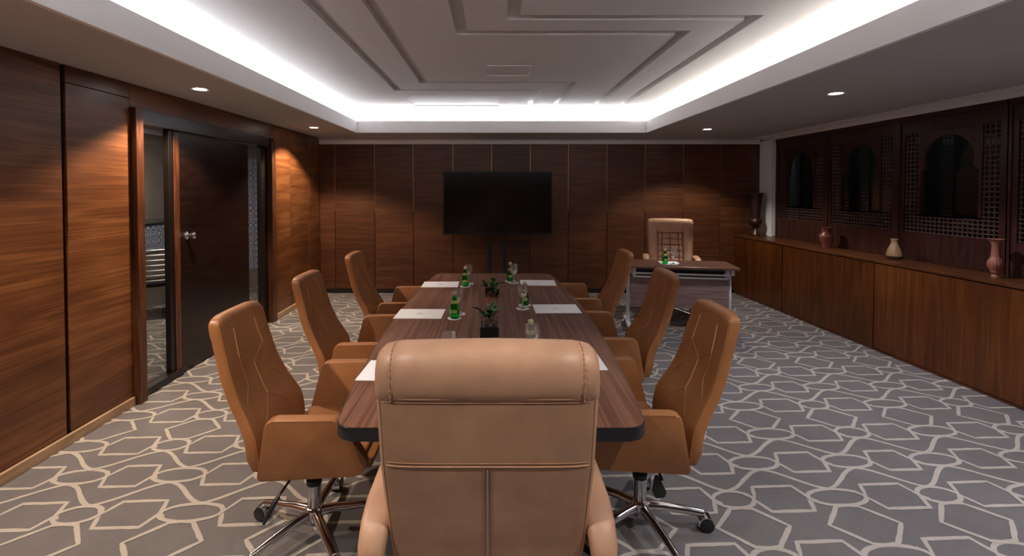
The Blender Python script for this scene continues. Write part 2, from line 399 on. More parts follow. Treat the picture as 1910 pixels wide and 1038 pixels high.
# ---- ceiling: soffit ring, lip, cove, raised upper ceiling with Z shaped grooves
def build_ceiling():
    root = thing('ceiling', kind='structure')
    bm = bmesh.new()
    ox0, ox1, oy0, oy1 = XL-.1, 3.92, YN, YB+.02
    T_ = .03
    for (a, b, c, d) in [(ox0, TX0-T_, oy0, oy1), (TX1+T_, ox1, oy0, oy1), (TX0-T_, TX1+T_, TY1+T_, oy1), (TX0-T_, TX1+T_, oy0, TY0-T_)]:
        f = [bm.verts.new(p) for p in [(a, c, ZS), (b, c, ZS), (b, d, ZS), (a, d, ZS)]]; bm.faces.new(f)
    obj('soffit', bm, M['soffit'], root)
    bm = bmesh.new()
    box(bm, TX0-T_, TX0, TY0-T_, TY1+T_, ZS-.004, ZL); box(bm, TX1, TX1+T_, TY0-T_, TY1+T_, ZS-.004, ZL)
    box(bm, TX0, TX1, TY1, TY1+T_, ZS-.004, ZL); box(bm, TX0, TX1, TY0-T_, TY0, ZS-.004, ZL)
    obj('cove_lip', bm, M['white'], root)
    bx0, bx1, by0, by1 = TX0-GAP, TX1+GAP, TY0-GAP, TY1+GAP
    bm = bmesh.new()
    for (p, q) in [((bx0, by0), (bx0, by1)), ((bx0, by1), (bx1, by1)), ((bx1, by1), (bx1, by0)), ((bx1, by0), (bx0, by0))]:
        f = [bm.verts.new(v) for v in [(*p, ZS+.01), (*q, ZS+.01), (*q, ZT+.06), (*p, ZT+.06)]]; bm.faces.new(f)
    for (a, b, c, d) in [(bx0, TX0, by0, by1), (TX1, bx1, by0, by1), (TX0, TX1, TY1, by1), (TX0, TX1, by0, TY0)]:
        f = [bm.verts.new(p) for p in [(a, c, ZS+.012), (b, c, ZS+.012), (b, d, ZS+.012), (a, d, ZS+.012)]]; bm.faces.new(f)
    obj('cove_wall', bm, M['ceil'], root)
    k = (ZT-1.6)/1.16; g = .088*k
    rects = []
    def Zg(x0, y0, x1):
        x0 *= k; y0 *= k; x1 *= k
        rects.append((x0, x0+g, by0, y0+g)); rects.append((x0, x1+g, y0, y0+g)); rects.append((x1, x1+g, y0, by1))
    Zg(-1.185, 5.355, .455); Zg(-.822, 4.965, .812); Zg(-.287, 3.37, 1.36); Zg(.086, 3.07, 1.718)
    dif = (-1.12*k, .055*k, 5.76*k, 6.45*k)
    xs = sorted(set([bx0, bx1]+[v for r in rects+[dif] for v in r[:2]])); ys = sorted(set([by0, by1]+[v for r in rects+[dif] for v in r[2:]]))
    def h(i, j):
        cx, cy = (xs[i]+xs[i+1])/2, (ys[j]+ys[j+1])/2
        for r in rects:
            if r[0] < cx < r[1] and r[2] < cy < r[3]: return ZT+.055
        if dif[0] < cx < dif[1] and dif[2] < cy < dif[3]: return ZT+.02
        return ZT
    bm = bmesh.new(); nx, ny = len(xs)-1, len(ys)-1
    for i in range(nx):
        for j in range(ny):
            z = h(i, j)
            bm.faces.new([bm.verts.new(p) for p in [(xs[i], ys[j], z), (xs[i+1], ys[j], z), (xs[i+1], ys[j+1], z), (xs[i], ys[j+1], z)]])
            if i+1 < nx and h(i+1, j) != z:
                z2 = h(i+1, j); bm.faces.new([bm.verts.new(p) for p in [(xs[i+1], ys[j], z), (xs[i+1], ys[j+1], z), (xs[i+1], ys[j+1], z2), (xs[i+1], ys[j], z2)]])
            if j+1 < ny and h(i, j+1) != z:
                z2 = h(i, j+1); bm.faces.new([bm.verts.new(p) for p in [(xs[i], ys[j+1], z), (xs[i+1], ys[j+1], z), (xs[i+1], ys[j+1], z2), (xs[i], ys[j+1], z2)]])
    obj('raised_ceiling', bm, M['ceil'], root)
    a0, a1, b0, b1 = -.085*k, .36*k, 4.31*k, 4.70*k
    bm = bmesh.new()
    for r in [(a0, a1, b0, b0+.012), (a0, a1, b1-.012, b1), (a0, a0+.012, b0, b1), (a1-.012, a1, b0, b1)]:
        box(bm, *r, ZT-.008, ZT+.004)
    obj('access_hatch_frame', bm, M['ceil'], root)
build_ceiling()

# ---- left wall
wl = thing('wall_left', kind='structure')
bm = bmesh.new()
box(bm, XL-.12, XL-.02, YN, 3.405, 0, ZS); box(bm, XL-.12, XL-.02, 5.40, YB+.1, 0, ZS); box(bm, XL-.12, XL-.02, 3.405, 5.40, 2.09, ZS)
obj('wall_backing', bm, M['gap'], wl)
g = .005
ys = [YN, -1.05, -.5, .05, .6, 1.16, 1.71, 2.27, 2.812]
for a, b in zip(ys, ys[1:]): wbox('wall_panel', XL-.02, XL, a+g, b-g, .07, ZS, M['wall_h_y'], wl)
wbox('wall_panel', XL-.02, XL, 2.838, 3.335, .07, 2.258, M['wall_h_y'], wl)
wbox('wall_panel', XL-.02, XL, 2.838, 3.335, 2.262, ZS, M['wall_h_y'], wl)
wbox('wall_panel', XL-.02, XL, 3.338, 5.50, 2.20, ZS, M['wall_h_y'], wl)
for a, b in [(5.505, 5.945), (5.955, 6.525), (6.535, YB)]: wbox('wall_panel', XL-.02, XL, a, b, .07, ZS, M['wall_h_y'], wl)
o = wbox('baseboard_left', XL-.005, XL+.016, YN, 3.33, 0, .066, M['base'], None, .004); o['kind'] = 'structure'
o = wbox('baseboard_left', XL-.005, XL+.016, 5.50, YB-.002, 0, .066, M['base'], None, .004); o['kind'] = 'structure'
# ---- doorway
tr = thing('trim_1', kind='structure')
wbox('door_post', XL-.10, XL+.045, 3.338, 3.41, 0, 2.195, M['post'], tr, .003)
wbox('door_post', XL-.10, XL+.03, 5.40, 5.50, 0, 2.17, M['post'], tr, .003)
wbox('door_header', XL-.10, XL+.010, 3.41, 5.40, 2.085, 2.20, M['darkdoor'], tr, .003)
wbox('mullion', XL-.075, XL-.030, 3.768, 3.885, 0, 2.085, M['darkframe'], tr)
wbox('mullion_face', XL-.030, XL-.022, 3.82, 3.885, 0.05, 2.085, M['post'], tr)
wbox('mullion', XL-.075, XL-.03, 5.25, 5.40, 0, 2.085, M['darkframe'], tr)
wbox('bottom_rail', XL-.10, XL-.005, 3.41, 3.885, 0.001, .06, M['darkframe'], tr)
wbox('bottom_rail', XL-.10, XL-.03, 4.99, 5.25, 0.001, .05, M['darkframe'], tr)
wbox('glass_pane', XL-.075, XL-.069, 3.41, 3.768, .06, 2.085, M['paneclear'], tr, 0)
wbox('glass_pane', XL-.065, XL-.059, 4.985, 5.25, .05, 2.085, M['paneclear'], tr, 0)
dr = thing('door_1', (XL-.05, 3.888, 0), kind='structure')
obj('door_leaf', bbox(-.02, .022, 0.003, 1.092, .008, 2.075, .002, 1), M['darkdoor'], dr)
kn = obj('door_knob', lathe([(.034, 0), (.034, .006), (.022, .012), (.013, .016), (.013, .036), (.024, .044), (.031, .056), (.029, .070), (.016, .078), (.001, .080)], 24), M['chrome'], dr, True)
kn.location = (.022, .085, 1.19); kn.rotation_euler = (0, R(90), 0)
obj('latch_plate', bbox(-.006, .023, -.001, .006, 1.14, 1.24, .001, 1), M['steel'], dr)

# ---- back wall
wb = thing('wall_back', kind='structure')
bm = bmesh.new(); box(bm, XL-.1, 4.2, YB+.014, YB+.12, 0, 2.75); obj('wall_backing', bm, M['gap'], wb)
gx = [XL, -2.428, -1.823, -1.235, -.63, -.041, .548, 1.128, 1.717, 2.298, 2.878, 3.442, 4.035]
for a, b in zip(gx, gx[1:]):
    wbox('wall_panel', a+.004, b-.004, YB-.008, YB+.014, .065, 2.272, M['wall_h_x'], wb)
for a in gx[1:-1]: wbox('brass_strip', a-.0038, a+.0038, YB-.001, YB+.010, 1.25, 2.272, M['brass'], wb, 0)  # strips cut short, so the fading reflection is put into their shape
wbox('black_plinth', XL, 4.035, YB-.004, YB+.014, 0, .062, M['black'], wb)
o = obj('trim_2', bbox(XL, 4.035, YB-.03, YB+.014, 2.274, 2.345, .008), M['white']); o['kind'] = 'structure'
o = obj('trim_3', slab([(YB-.05, ZS+.002), (YB-.05, 2.352), (YB-.02, 2.346), (YB+.01, 2.346), (YB+.01, ZS+.002)], XL, 4.035, 'x'), M['soffit']); o['kind'] = 'structure'
# ---- rear wall behind the camera, right wall
wr = thing('wall_rear', kind='structure')
x = XL
while x < 4.0:
    wbox('wall_panel', x+.005, min(x+.6, 4.25)-.005, YN-.02, YN, .0, ZS, M['wall_h_x'], wr); x += .6
SX = 4.10
wrt = thing('wall_right', kind='structure')
bm = bmesh.new()
box(bm, 4.04, 4.20, 6.64, YB, .905, 2.31)
obj('plaster_pier', bm, M['white'], wrt)
bm = bmesh.new(); box(bm, 4.03, 4.05, 6.62, 6.70, .90, .925); obj('pier_skirting', bm, M['white'], wrt)
bm = bmesh.new(); box(bm, SX+.01, 4.25, YN, 2.60, 0, 2.31); box(bm, SX+.03, SX+.2, 2.5, 6.64, 0, .9); obj('plaster_wall', bm, M['white'], wrt)
# cornice cove between ceiling and screens
prof = [(3.92, ZS+.002), (3.92, ZS-.012)]+[(3.935+.155*math.sin(t), ZS-.012-.045*(1-math.cos(t))) for t in [i*math.pi/16 for i in range(9)]]+[(4.25, 2.31), (4.25, ZS+.002)]
bm = bmesh.new(); a = [bm.verts.new((x, YN, z)) for x, z in prof]; b = [bm.verts.new((x, YB, z)) for x, z in prof]
for i in range(len(prof)-1): bm.faces.new((a[i], b[i], b[i+1], a[i+1]))
o = obj('trim_4', bm, M['white'], None, True); o['kind'] = 'structure'

# ---- carved lattice screens: window_1..4
def screen(n, y0, y1):           # lattice outer span y0..y1 (y1 is the far side)
    root = thing('window_%d' % n, (SX, (y0+y1)/2, 0), kind='structure')
    hw = (y1-y0)/2; zb, zt = 1.17, 2.145
    fr = .07
    bm = bmesh.new()
    # solid frame around: bottom field, top field, sides
    box(bm, 0, .05, -hw-fr, hw+fr, .90, zb); box(bm, 0, .05, -hw-fr, hw+fr, zt, 2.305)
    box(bm, 0, .05, -hw-fr, -hw, zb, zt); box(bm, 0, .05, hw, hw+fr, zb, zt)
    obj('frame', bm, M['screenwood'], root)
    bm = bmesh.new(); box(bm, -.012, 0, -hw-fr, -hw-fr+.03, .90, 2.27); box(bm, -.012, 0, hw+fr-.03, hw+fr, .90, 2.27); box(bm, -.018, 0, -hw-fr, hw+fr, 2.265, 2.305)
    obj('raised_moulding', bm, M['screenwood'], root)
    # arch panel
    pw = hw-.138; pz0 = zb+.168; pz1 = zt
    cz = 1.865; r = .225; sh = 1.79
    op = []
    a0 = math.asin((sh+.02-cz)/r)
    arc = [(r*math.cos(t), cz+r*math.sin(t)) for t in [a0+(math.pi-2*a0)*k/22 for k in range(23)]]
    op = [(.262, pz0+.012), (.262, sh-.03), (arc[0][0]+.008, sh)]+arc+[(-arc[0][0]-.008, sh), (-.262, sh-.03), (-.262, pz0+.012)]
    bm = bmesh.new()
    def face_at(x):
        outer = [(-pw, pz0), (pw, pz0), (pw, pz1), (-pw, pz1)]
        return outer
    # build as strips: connect opening to outer boundary by fan of quads
    def outer_pt(q):
        y, z = q
        if z <= sh+.001: return (math.copysign(pw, y), z)
        a = math.atan2(z-cz, y); c, s = math.cos(a), math.sin(a)
        t = min(pw/abs(c) if abs(c) > 1e-6 else 9, (pz1-cz)/s if s > 1e-6 else 9); return (t*c, cz+t*s)
    pts = op; outs = [outer_pt(q) for q in op]
    corner_fix = []
    for x in (.006, .034):
        V1 = [bm.verts.new((x, *q)) for q in pts]; V2 = [bm.verts.new((x, *q)) for q in outs]
        for i in range(len(pts)-1):
            bm.faces.new((V1[i], V1[i+1], V2[i+1], V2[i]))
            # fill corner triangle
            p, q = outs[i], outs[i+1]
            if abs(abs(p[0])-pw) < 1e-5 and abs(q[1]-pz1) < 1e-5 and q[0] > 0: bm.faces.new((V2[i], V2[i+1], bm.verts.new((x, pw, pz1))))
            if abs(p[1]-pz1) < 1e-5 and abs(abs(q[0])-pw) < 1e-5 and q[0] < 0: bm.faces.new((V2[i], V2[i+1], bm.verts.new((x, -pw, pz1))))
        box(bm, .006, .034, -pw, pw, pz0, pz0+.012)
    V1 = [bm.verts.new((.006, *q)) for q in pts]; V2 = [bm.verts.new((.034, *q)) for q in pts]
    for i in range(len(pts)-1): bm.faces.new((V1[i], V2[i], V2[i+1], V1[i+1]))
    obj('arch_panel', bm, M['screenwood'], root)
    # turned lattice
    bm = bmesh.new(); st = []
    def bead(y, z, r):
        m = bmesh.ops.create_icosphere(bm, subdivisions=1, radius=r, matrix=Matrix.Translation((.02, y, z)))
    def bar(p, q, r=.0042): tube([(.02, *p), (.02, *q)], r, 5, bm)
    def region(ya, yb, za, zb_, ny, nz):
        for i in range(ny+1):
            y = ya+(yb-ya)*i/ny; bar((y, za), (y, zb_))
            for j in range(nz):
                z = za+(zb_-za)*(j+.5)/nz; bead(y, z, .0075)
        for j in range(nz+1):
            z = za+(zb_-za)*j/nz; bar((ya, z), (yb, z))
            for i in range(ny+1): bead(ya+(yb-ya)*i/ny, z, .0125)
            for i in range(ny): bead(ya+(yb-ya)*(i+.5)/ny, z, .0075)
    region(-hw+.008, -pw-.004, pz0+.02, zt-.008, 3, 18); region(pw+.004, hw-.008, pz0+.02, zt-.008, 3, 18)
    region(-hw+.008, hw-.008, zb+.008, pz0-.012, 20, 4)
    obj('turned_lattice', bm, M['lattice'], root, True, kind='stuff')
    obj('glass_pane', bbox(.188, .194, -hw-fr, hw+fr, .92, 2.30), M['pane'], root)
for n, (a, b) in enumerate([(5.69, 6.555), (4.70, 5.555), (3.70, 4.56), (2.71, 3.57)]): screen(n+1, a, b)
# passage behind the screens
bm = bmesh.new(); box(bm, 5.3, 5.35, 2.2, 9.0, 0, 2.6); box(bm, 4.3, 5.3, 8.95, 9.0, 0, 2.6)
o = obj('wall_passage', bm, M['gap']); o['kind'] = 'structure'  # darkness of the passage put into the near-black wall colour
bm = bmesh.new(); box(bm, 4.4, 5.35, 2.2, 9.0, -.02, 0); box(bm, 4.25, 5.35, 2.2, 9, 2.6, 2.65)
o = obj('trim_5', bm, M['rail']); o['kind'] = 'structure'

# ---- room beyond the door
oh = thing('wall_beyond', kind='structure')
bm = bmesh.new(); box(bm, -4.65, -4.6, 2.0, 7.5, 0, 2.5); box(bm, -4.65, XL-.12, 7.5, 7.55, 0, 2.5); box(bm, -4.65, XL-.12, 2.0, 2.05, 0, 2.5); obj('papered_wall', bm, M['wallpaper'], oh)
bm = bmesh.new(); box(bm, -4.6, XL-.12, 2.0, 7.5, 2.42, 2.47); box(bm, -4.6, -4.55, 2.0, 7.5, 2.32, 2.42); obj('ceiling_board', bm, M['soffit'], oh)
wbox('chair_rail', -4.6, -4.56, 2.1, 7.4, 1.135, 1.20, M['rail'], oh)
tilebm = bbox(-.004, .004, -.046, .046, -.046, .046, .001, 1)
t0 = obj('tile', tilebm, M['tile'], oh); t0.location = (-4.594, 5.55, 1.082); first = True
for i in range(15):
    for j in range(4):
        if i == 0 and j == 0: continue
        c = t0.copy(); C.objects.link(c); c.location = (-4.594, 5.55+i*.096, 1.082-j*.096)
for i in range(5):
    for j in range(19):
        c = t0.copy(); C.objects.link(c); c.rotation_euler = (0, 0, R(90)); c.location = (-4.2+i*.096, 7.494, 2.05-j*.096)
area('next_room_lamp', (-3.7, 4.9, 2.40),   .25, .25, 22, (1, .93, .78))
area('passage_fill', (4.85, 5.0, 2.55), .2, 5, 1.3, (.8, .95, .95))  # second one is an added, unseen fill for the backs of the screens
lc = thing('slatted_chair', (-4.15, 5.70, 0), R(127), 'dark slatted metal chair seen through the glass beside the door', 'chair')
for s in (-1, 1):
    obj('back_post', tube([(-.22, s*.24, .40), (-.30, s*.245, .92)], .012), M['darkframe'], lc, True)
    obj('leg', tube([(.2, s*.22, .42), (.23, s*.24, 0)], .013), M['darkframe'], lc, True)
    obj('leg', tube([(-.2, s*.22, .42), (-.27, s*.24, 0)], .013), M['darkframe'], lc, True)
for k in range(7):
    z = .50+k*.062; x = -.235-.08*(z-.4)/.5
    obj('slat', tube([(x-.05*math.cos(t), .24*math.sin(t)/1, z+.0) for t in [(-1+i/4)*math.pi/2 for i in range(9)]], .008, 6), M['steel'], lc, True)
obj('seat', bbox(-.24, .24, -.25, .25, .41, .45, .012), M['darkframe'], lc, True)

# ---- sideboard run
def sfx(y): return 3.657+(6.94-y)*.039
SB = [(5.842, 6.93), (4.492, 5.832), (3.142, 4.482), (1.79, 3.132)]
LBL = ['walnut sideboard cabinet nearest the back wall, under the tall bronze vase', 'walnut sideboard cabinet under the small red pot, second from the back wall',
       'walnut sideboard cabinet between the tan pot and the carved clay vase', 'walnut sideboard cabinet at the right edge of the photo, nearest the camera']
for (a, b), lb in zip(SB, LBL):
    c = thing('sideboard_cabinet', (0, 0, 0), 0, lb, 'cabinet', 'sideboard cabinets along the right wall')
    xm = 4.085
    def q4(z0, z1, a, b, d0, d1=None):
        bm = bmesh.new()
        P = [(sfx(a)+d0, a), (sfx(b)+d0, b), ((xm if d1 is None else sfx(b)+d1), b), ((xm if d1 is None else sfx(a)+d1), a)]
        v = [bm.verts.new((*p, z)) for z in (z0, z1) for p in P]
        for f in [(0, 3, 2, 1), (4, 5, 6, 7), (0, 1, 5, 4), (1, 2, 6, 5), (2, 3, 7, 6), (3, 0, 4, 7)]: bm.faces.new([v[i] for i in f])
        return bm
    obj('body', q4(.0, .868, a+.004, b-.004, .02), M['gap'], c)
    sp = [a, 6.02+.02, b] if b > 6.5 else [a, b]
    for p, r in zip(sp, sp[1:]): obj('door', q4(.028, .862, p+.003, r-.003, 0, .02), M['side_v'], c)
    obj('plinth', q4(.001, .024, a, b, .004, .02), M['side_top'], c)
wt = thing('worktop', (0, 0, 0), 0, 'long narrow walnut worktop running over the sideboard cabinets', 'worktop')
bm = bmesh.new(); P = [(sfx(1.79)-.006, 1.79), (sfx(6.93)-.006, 6.93), (4.094, 6.93), (4.094, 1.79)]
# notch around the plaster pier
P = [(sfx(1.79)-.006, 1.79), (sfx(6.93)-.006, 6.93), (4.03, 6.93), (4.03, 6.61), (4.094, 6.61), (4.094, 1.79)]
obj('top_board', slab(P, .872, .90, 'z', .002, 1), M['side_top'], wt)

# ---- downlights
dl = thing('downlight', (0, 0, 0), 0, 'x', 'ceiling light', 'recessed downlights in the soffit')
obj('trim_ring', lathe([(.045, -.001), (.062, -.004), (.064, .001), (.045, .001)], 28, caps=False), M['white'], dl, True)
obj('lens', lathe([(.001, -.0018), (.046, -.0018), (.046, .002), (.001, .002)], 24), M['lamp'], dl)
DLL = ['round downlight lit above the left wall, nearer the camera', 'round downlight lit above the left wall, nearer the back corner', None,
       'round downlight on the right side, in front of the lattice screens, larger in view', 'round downlight on the right side near the back wall, above the desk', None, None, None]
fst = True
for (x, y, e, c), lb in zip(DOWN, DLL):
    if not lb: continue
    o = dl if fst else copy_tree(dl); fst = False
    o.location = (x, y, ZS-.001); o['label'] = lb

# ================================================================== CONFERENCE TABLE
tb = thing('conference_table', (-.012, 3.075, 0), 0, 'long boat-shaped walnut conference table with black edge between the tan chairs', 'table')
HL = 1.475
def half(y): return .645-.085*(y/HL)**2
pts = []
ys_ = [-HL+2*HL*i/24 for i in range(25)]
side = [(half(y), y) for y in ys_]
def tabletop(inset):
    right = [(half(y)-inset, y*(HL-inset)/HL) for y in ys_]
    poly = right+[(-x, y) for x, y in right[::-1]]
    rr = []; n = len(poly)
    for i in range(n): rr.append(.085 if i in (0, 24, 25, n-1) else 0)
    # only corner vertices get rounded; drop neighbours too close
    keep = [i for i in range(n) if i not in (1, 23, 26, n-2)]
    return roundpoly([poly[i] for i in keep], [rr[i] for i in keep], 8)
obj('edge_band', slab(tabletop(0), .700, .7485, 'z', .004, 2), M['blackedge'], tb, True)
obj('tabletop', slab(tabletop(.003), .7478, .7500, 'z', 0), M['table'], tb)
for y in (-.95, .95): obj('pedestal', bbox(-.22, .22, y-.04, y+.04, .02, .698, .006), M['table'], tb)
for y in (-.95, .95): obj('foot_plate', bbox(-.30, .30, y-.10, y+.10, .001, .022, .006), M['blackedge'], tb)
obj('stretcher', bbox(-.02, .02, -.91, .91, .30, .45, .004), M['table'], tb)

# ================================================================== CHAIRS
def add_base(t, phase, r=.29):
    obj('gas_lift', lathe([(.030, .105), (.030, .235), (.033, .236), (.033, .255), (.016, .256), (.016, .40)], 20), M['chrome'], t, True)
    obj('lift_collar', lathe([(.031, .232), (.0345, .236), (.0345, .257), (.017, .259), (.017, .232)], 20), M['black'], t, True)
    obj('hub', lathe([(.028, .05), (.040, .07), (.042, .115), (.036, .128), (.030, .13)], 20), M['chrome'], t, True)
    bm0 = None
    for k in range(5):
        a = tube([(.03, 0, .100), (.10, 0, .100), (r*.75, 0, .088), (r, 0, .078)], .021, 10, taper=[1.1, 1.0, .85, .72])
        if bm0 is None:
            ar = obj('base_arm', a, M['chrome'], t, True); me = ar.data
            # caster hood + wheels as sub-parts
            ho = obj('caster', lathe([(.007, .055), (.007, .078)], 8, off=(r-.002, 0, 0)), M['chrome'], ar, True)
            hb = bmesh.new()
            for s in (-1, 1):
                rings = [[(r+.012+rr*math.cos(u), s*yy, .033+rr*math.sin(u)) for u in [2*math.pi*j/18 for j in range(18)]] for rr, yy in [(.012, .004), (.0305, .004), (.032, .010), (.031, .026), (.018, .028)]]
                ringcap(hb, rings)
            wh = obj('caster_wheel', hb, M['black'], ar, True)
            hh = bmesh.new(); rings = []
            for i in range(9):
                u = R(20+i*170/8); rings.append([(r+.012+rr*math.cos(u), yy, .033+rr*math.sin(u)) for rr, yy in [(.034, -.024), (.034, .024), (.0375, .024), (.0375, -.024)]])
            ringcap(hh, rings); hd = obj('caster_hood', hh, M['chrome'], ar, True)
            subs = [ho, wh, hd]; bm0 = 1
        else:
            a.free(); ar2 = ar.copy(); C.objects.link(ar2); ar2.parent = t
            for s_ in subs: q = s_.copy(); C.objects.link(q); q.parent = ar2
            ar2.rotation_euler = (0, 0, phase+k*2*math.pi/5)
    ar.rotation_euler = (0, 0, phase)

def side_chair():
    t = thing('conference_chair', (0, 0, 0), 0, 'x', 'chair', 'tan leather conference chairs around the table')
    # rear profile x(z), half width
    tab = [(.415, -.198, .222), (.44, -.208, .230), (.50, -.212, .234), (.568, -.224, .230), (.632, -.257, .218), (.688, -.290, .208), (.786, -.330, .196), (.909, -.363, .186), (1.0, -.385, .180), (1.05, -.392, .176)]
    th = .031
    bm = bmesh.new(); rings = []
    z = .415
    for k in range(4):
        u = k/3*math.pi/2; x, h = interp(tab, .415); s = .022*(1-math.sin(u)); rings.append(sring(x+th, 0, .415+.022*(1-math.cos(u))-.0, h-s, th-s*.9, 7, 48))
    for i in range(1, 17):
        z = .437+(1.028-.437)*i/16; x, h = interp(tab, z); bow = 0
        rings.append(sring(x+th, 0, z, h, th, 7, 48))
    for k in range(1, 5):
        u = k/4*math.pi/2; z = 1.028+.024*math.sin(u); x, h = interp(tab, z); s = .024*(1-math.cos(u))
        rings.append(sring(x+th, 0, z, h-s, th-s*.9, 7, 48))
    # round upper corners and a slightly hollow back: push edges
    for rg in rings:
        for i, p in enumerate(rg):
            y = p[1]; x = p[0]+.9*y*y*.35; z = p[2]
            if z > .98: z -= max(0, abs(y)-.10)**2*2.4
            rg[i] = (x, y, z)
    ringcap(bm, rings); obj('backrest', bm, M['leather'], t, True, autos=60)
    def fx(y, z):
        x, h = interp(tab, z); n = 7
        xx = x+th+th*max(0, 1-abs(y/h)**n)**(1/n); return xx+.9*y*y*.35+.0003
    def seam(pp, r=.0022):
        P2 = []
        for a, b in zip(pp, pp[1:]):
            for k in range(6): P2.append((a[0]+(b[0]-a[0])*k/6, a[1]+(b[1]-a[1])*k/6))
        P2.append(pp[-1]); return tube([(fx(y, z), y, z) for y, z in P2], r, 6)
    for pp in [[(-.085, .985), (-.10, .86)], [(.085, .985), (.10, .86)], [(0, .80), (0, .66)]]:
        obj('lit_fold', seam(pp, .0036), M['litfold'], t, True)  # raised seam folds, painted lighter where they would catch light
    for pp in [[(-.10, .86), (0, .80), (.10, .86)], [(-.10, .58), (0, .66), (.10, .58)], [(-.16, .68), (-.10, .74), (-.10, .86)], [(.16, .68), (.10, .74), (.10, .86)]]:
        obj('seam', seam(pp, .0028), M['leather'], t, True)
    # rim seam between front face and side band
    rim = []
    for s in (-1, 1):
        for i in range(15):
            z = .45+i*(1.01-.45)/14; x, h = interp(tab, z); rim.append((s, z, x, h))
    for s in (-1, 1):
        P2 = [(x+th*1.78+.9*(h-.004)**2*.35, s*(h-.004), z) for (ss, z, x, h) in rim if ss == s]
        obj('edge_seam', tube(P2, .0028, 6), M['leather'], t, True)
    # arm shells
    for s in (-1, 1):
        poly = roundpoly([(-.126, .414), (-.060, .690), (.222, .693), (.335, .492), (.285, .440)], [.015, .032, .035, .05, .05], 5)
        bm = slab(poly, 0, -s*.056, 'y', .016, 3)
        for v in bm.verts:
            k = (v.co.z-.42)/.28; inner = abs(v.co.y)/.056
            v.co.y = s*(.272+.058*k-.012*max(0, (v.co.x-.1)))-s*(.030+.026*k)*inner
            if k > .85: v.co.z -= (v.co.z-.65)*.0
        a = obj('armrest', bm, M['leather'], t, True, autos=50)
        P2 = [(p[0]*.985+.002, s*(.272+.058*((p[1]-.42)/.28)-.006), p[1]-.004) for p in poly[6:16]]
        obj('arm_seam', tube(P2, .0016, 6), M['stitch'], a, True)
    bm = bbox(-.115, .30, -.25, .25, .425, .485, .022, 3)
    for v in bm.verts:
        if v.co.x > .1: v.co.z += (v.co.x-.1)*.05
    obj('seat_cushion', bm, M['leather'], t, True)
    bm = bbox(-.115, .335, -.255, .255, .412, .437, .01, 2)
    for v in bm.verts:
        if v.co.x > .2: v.co.z += .045
    obj('seat_shell', bm, M['leather'], t, True)
    obj('tilt_mechanism', bbox(-.11, .11, -.07, .07, .388, .414, .006), M['black'], t, True)
    lv = obj('lever', tube([(.0, -.06, .395), (-.03, -.16, .365), (-.075, -.235, .30)], .005), M['black'], t, True)
    obj('lever_grip', tube([(-.062, -.215, .318), (-.072, -.232, .302), (-.09, -.255, .262), (-.10, -.268, .238)], .011, 8, taper=[.8, 1, .9, .5]), M['black'], lv, True)
    lv = obj('lever', tube([(.0, .06, .395), (-.02, .17, .385), (-.03, .20, .345)], .007), M['black'], t, True)
    obj('paddle', slab(roundpoly([(-.012, .37), (-.048, .30), (-.040, .275), (.0, .272), (.012, .30), (-.0, .37)], .01), .196, .206, 'y', .003, 2), M['black'], lv, True)
    return t

ch0 = side_chair(); add_base(ch0, R(18))
SCH = [(-.835, 2.085, 0, R(18), 'tan leather conference chair on the left side nearest the camera'),
       (-.868, 2.95, 0, R(40), 'tan leather conference chair in the middle of the left side'),
       (-.853, 3.90, 0, R(10), 'tan leather conference chair on the left side farthest from the camera'),
       (.690, 2.13, math.pi, R(-5)-math.pi, 'tan leather conference chair on the right side nearest the camera'),
       (.800, 3.04, math.pi, R(20), 'tan leather conference chair in the middle of the right side'),
       (.812, 4.04, math.pi, R(33), 'tan leather conference chair on the right side farthest from the camera')]
chairs = [ch0]+[copy_tree(ch0) for _ in SCH[1:]]
tabk = {}
for q in bpy.data.objects:
    if q.parent: tabk.setdefault(q.parent.name, []).append(q)
for o, (x, y, rz, ph, lb) in zip(chairs, SCH):
    o.location = (x, y, 0); o.rotation_euler = (0, 0, rz); o['label'] = lb
    arms = [q for q in tabk[o.name] if q.name.startswith('base_arm')]
    for k, q in enumerate(arms): q.rotation_euler = (0, 0, ph+k*2*math.pi/5)

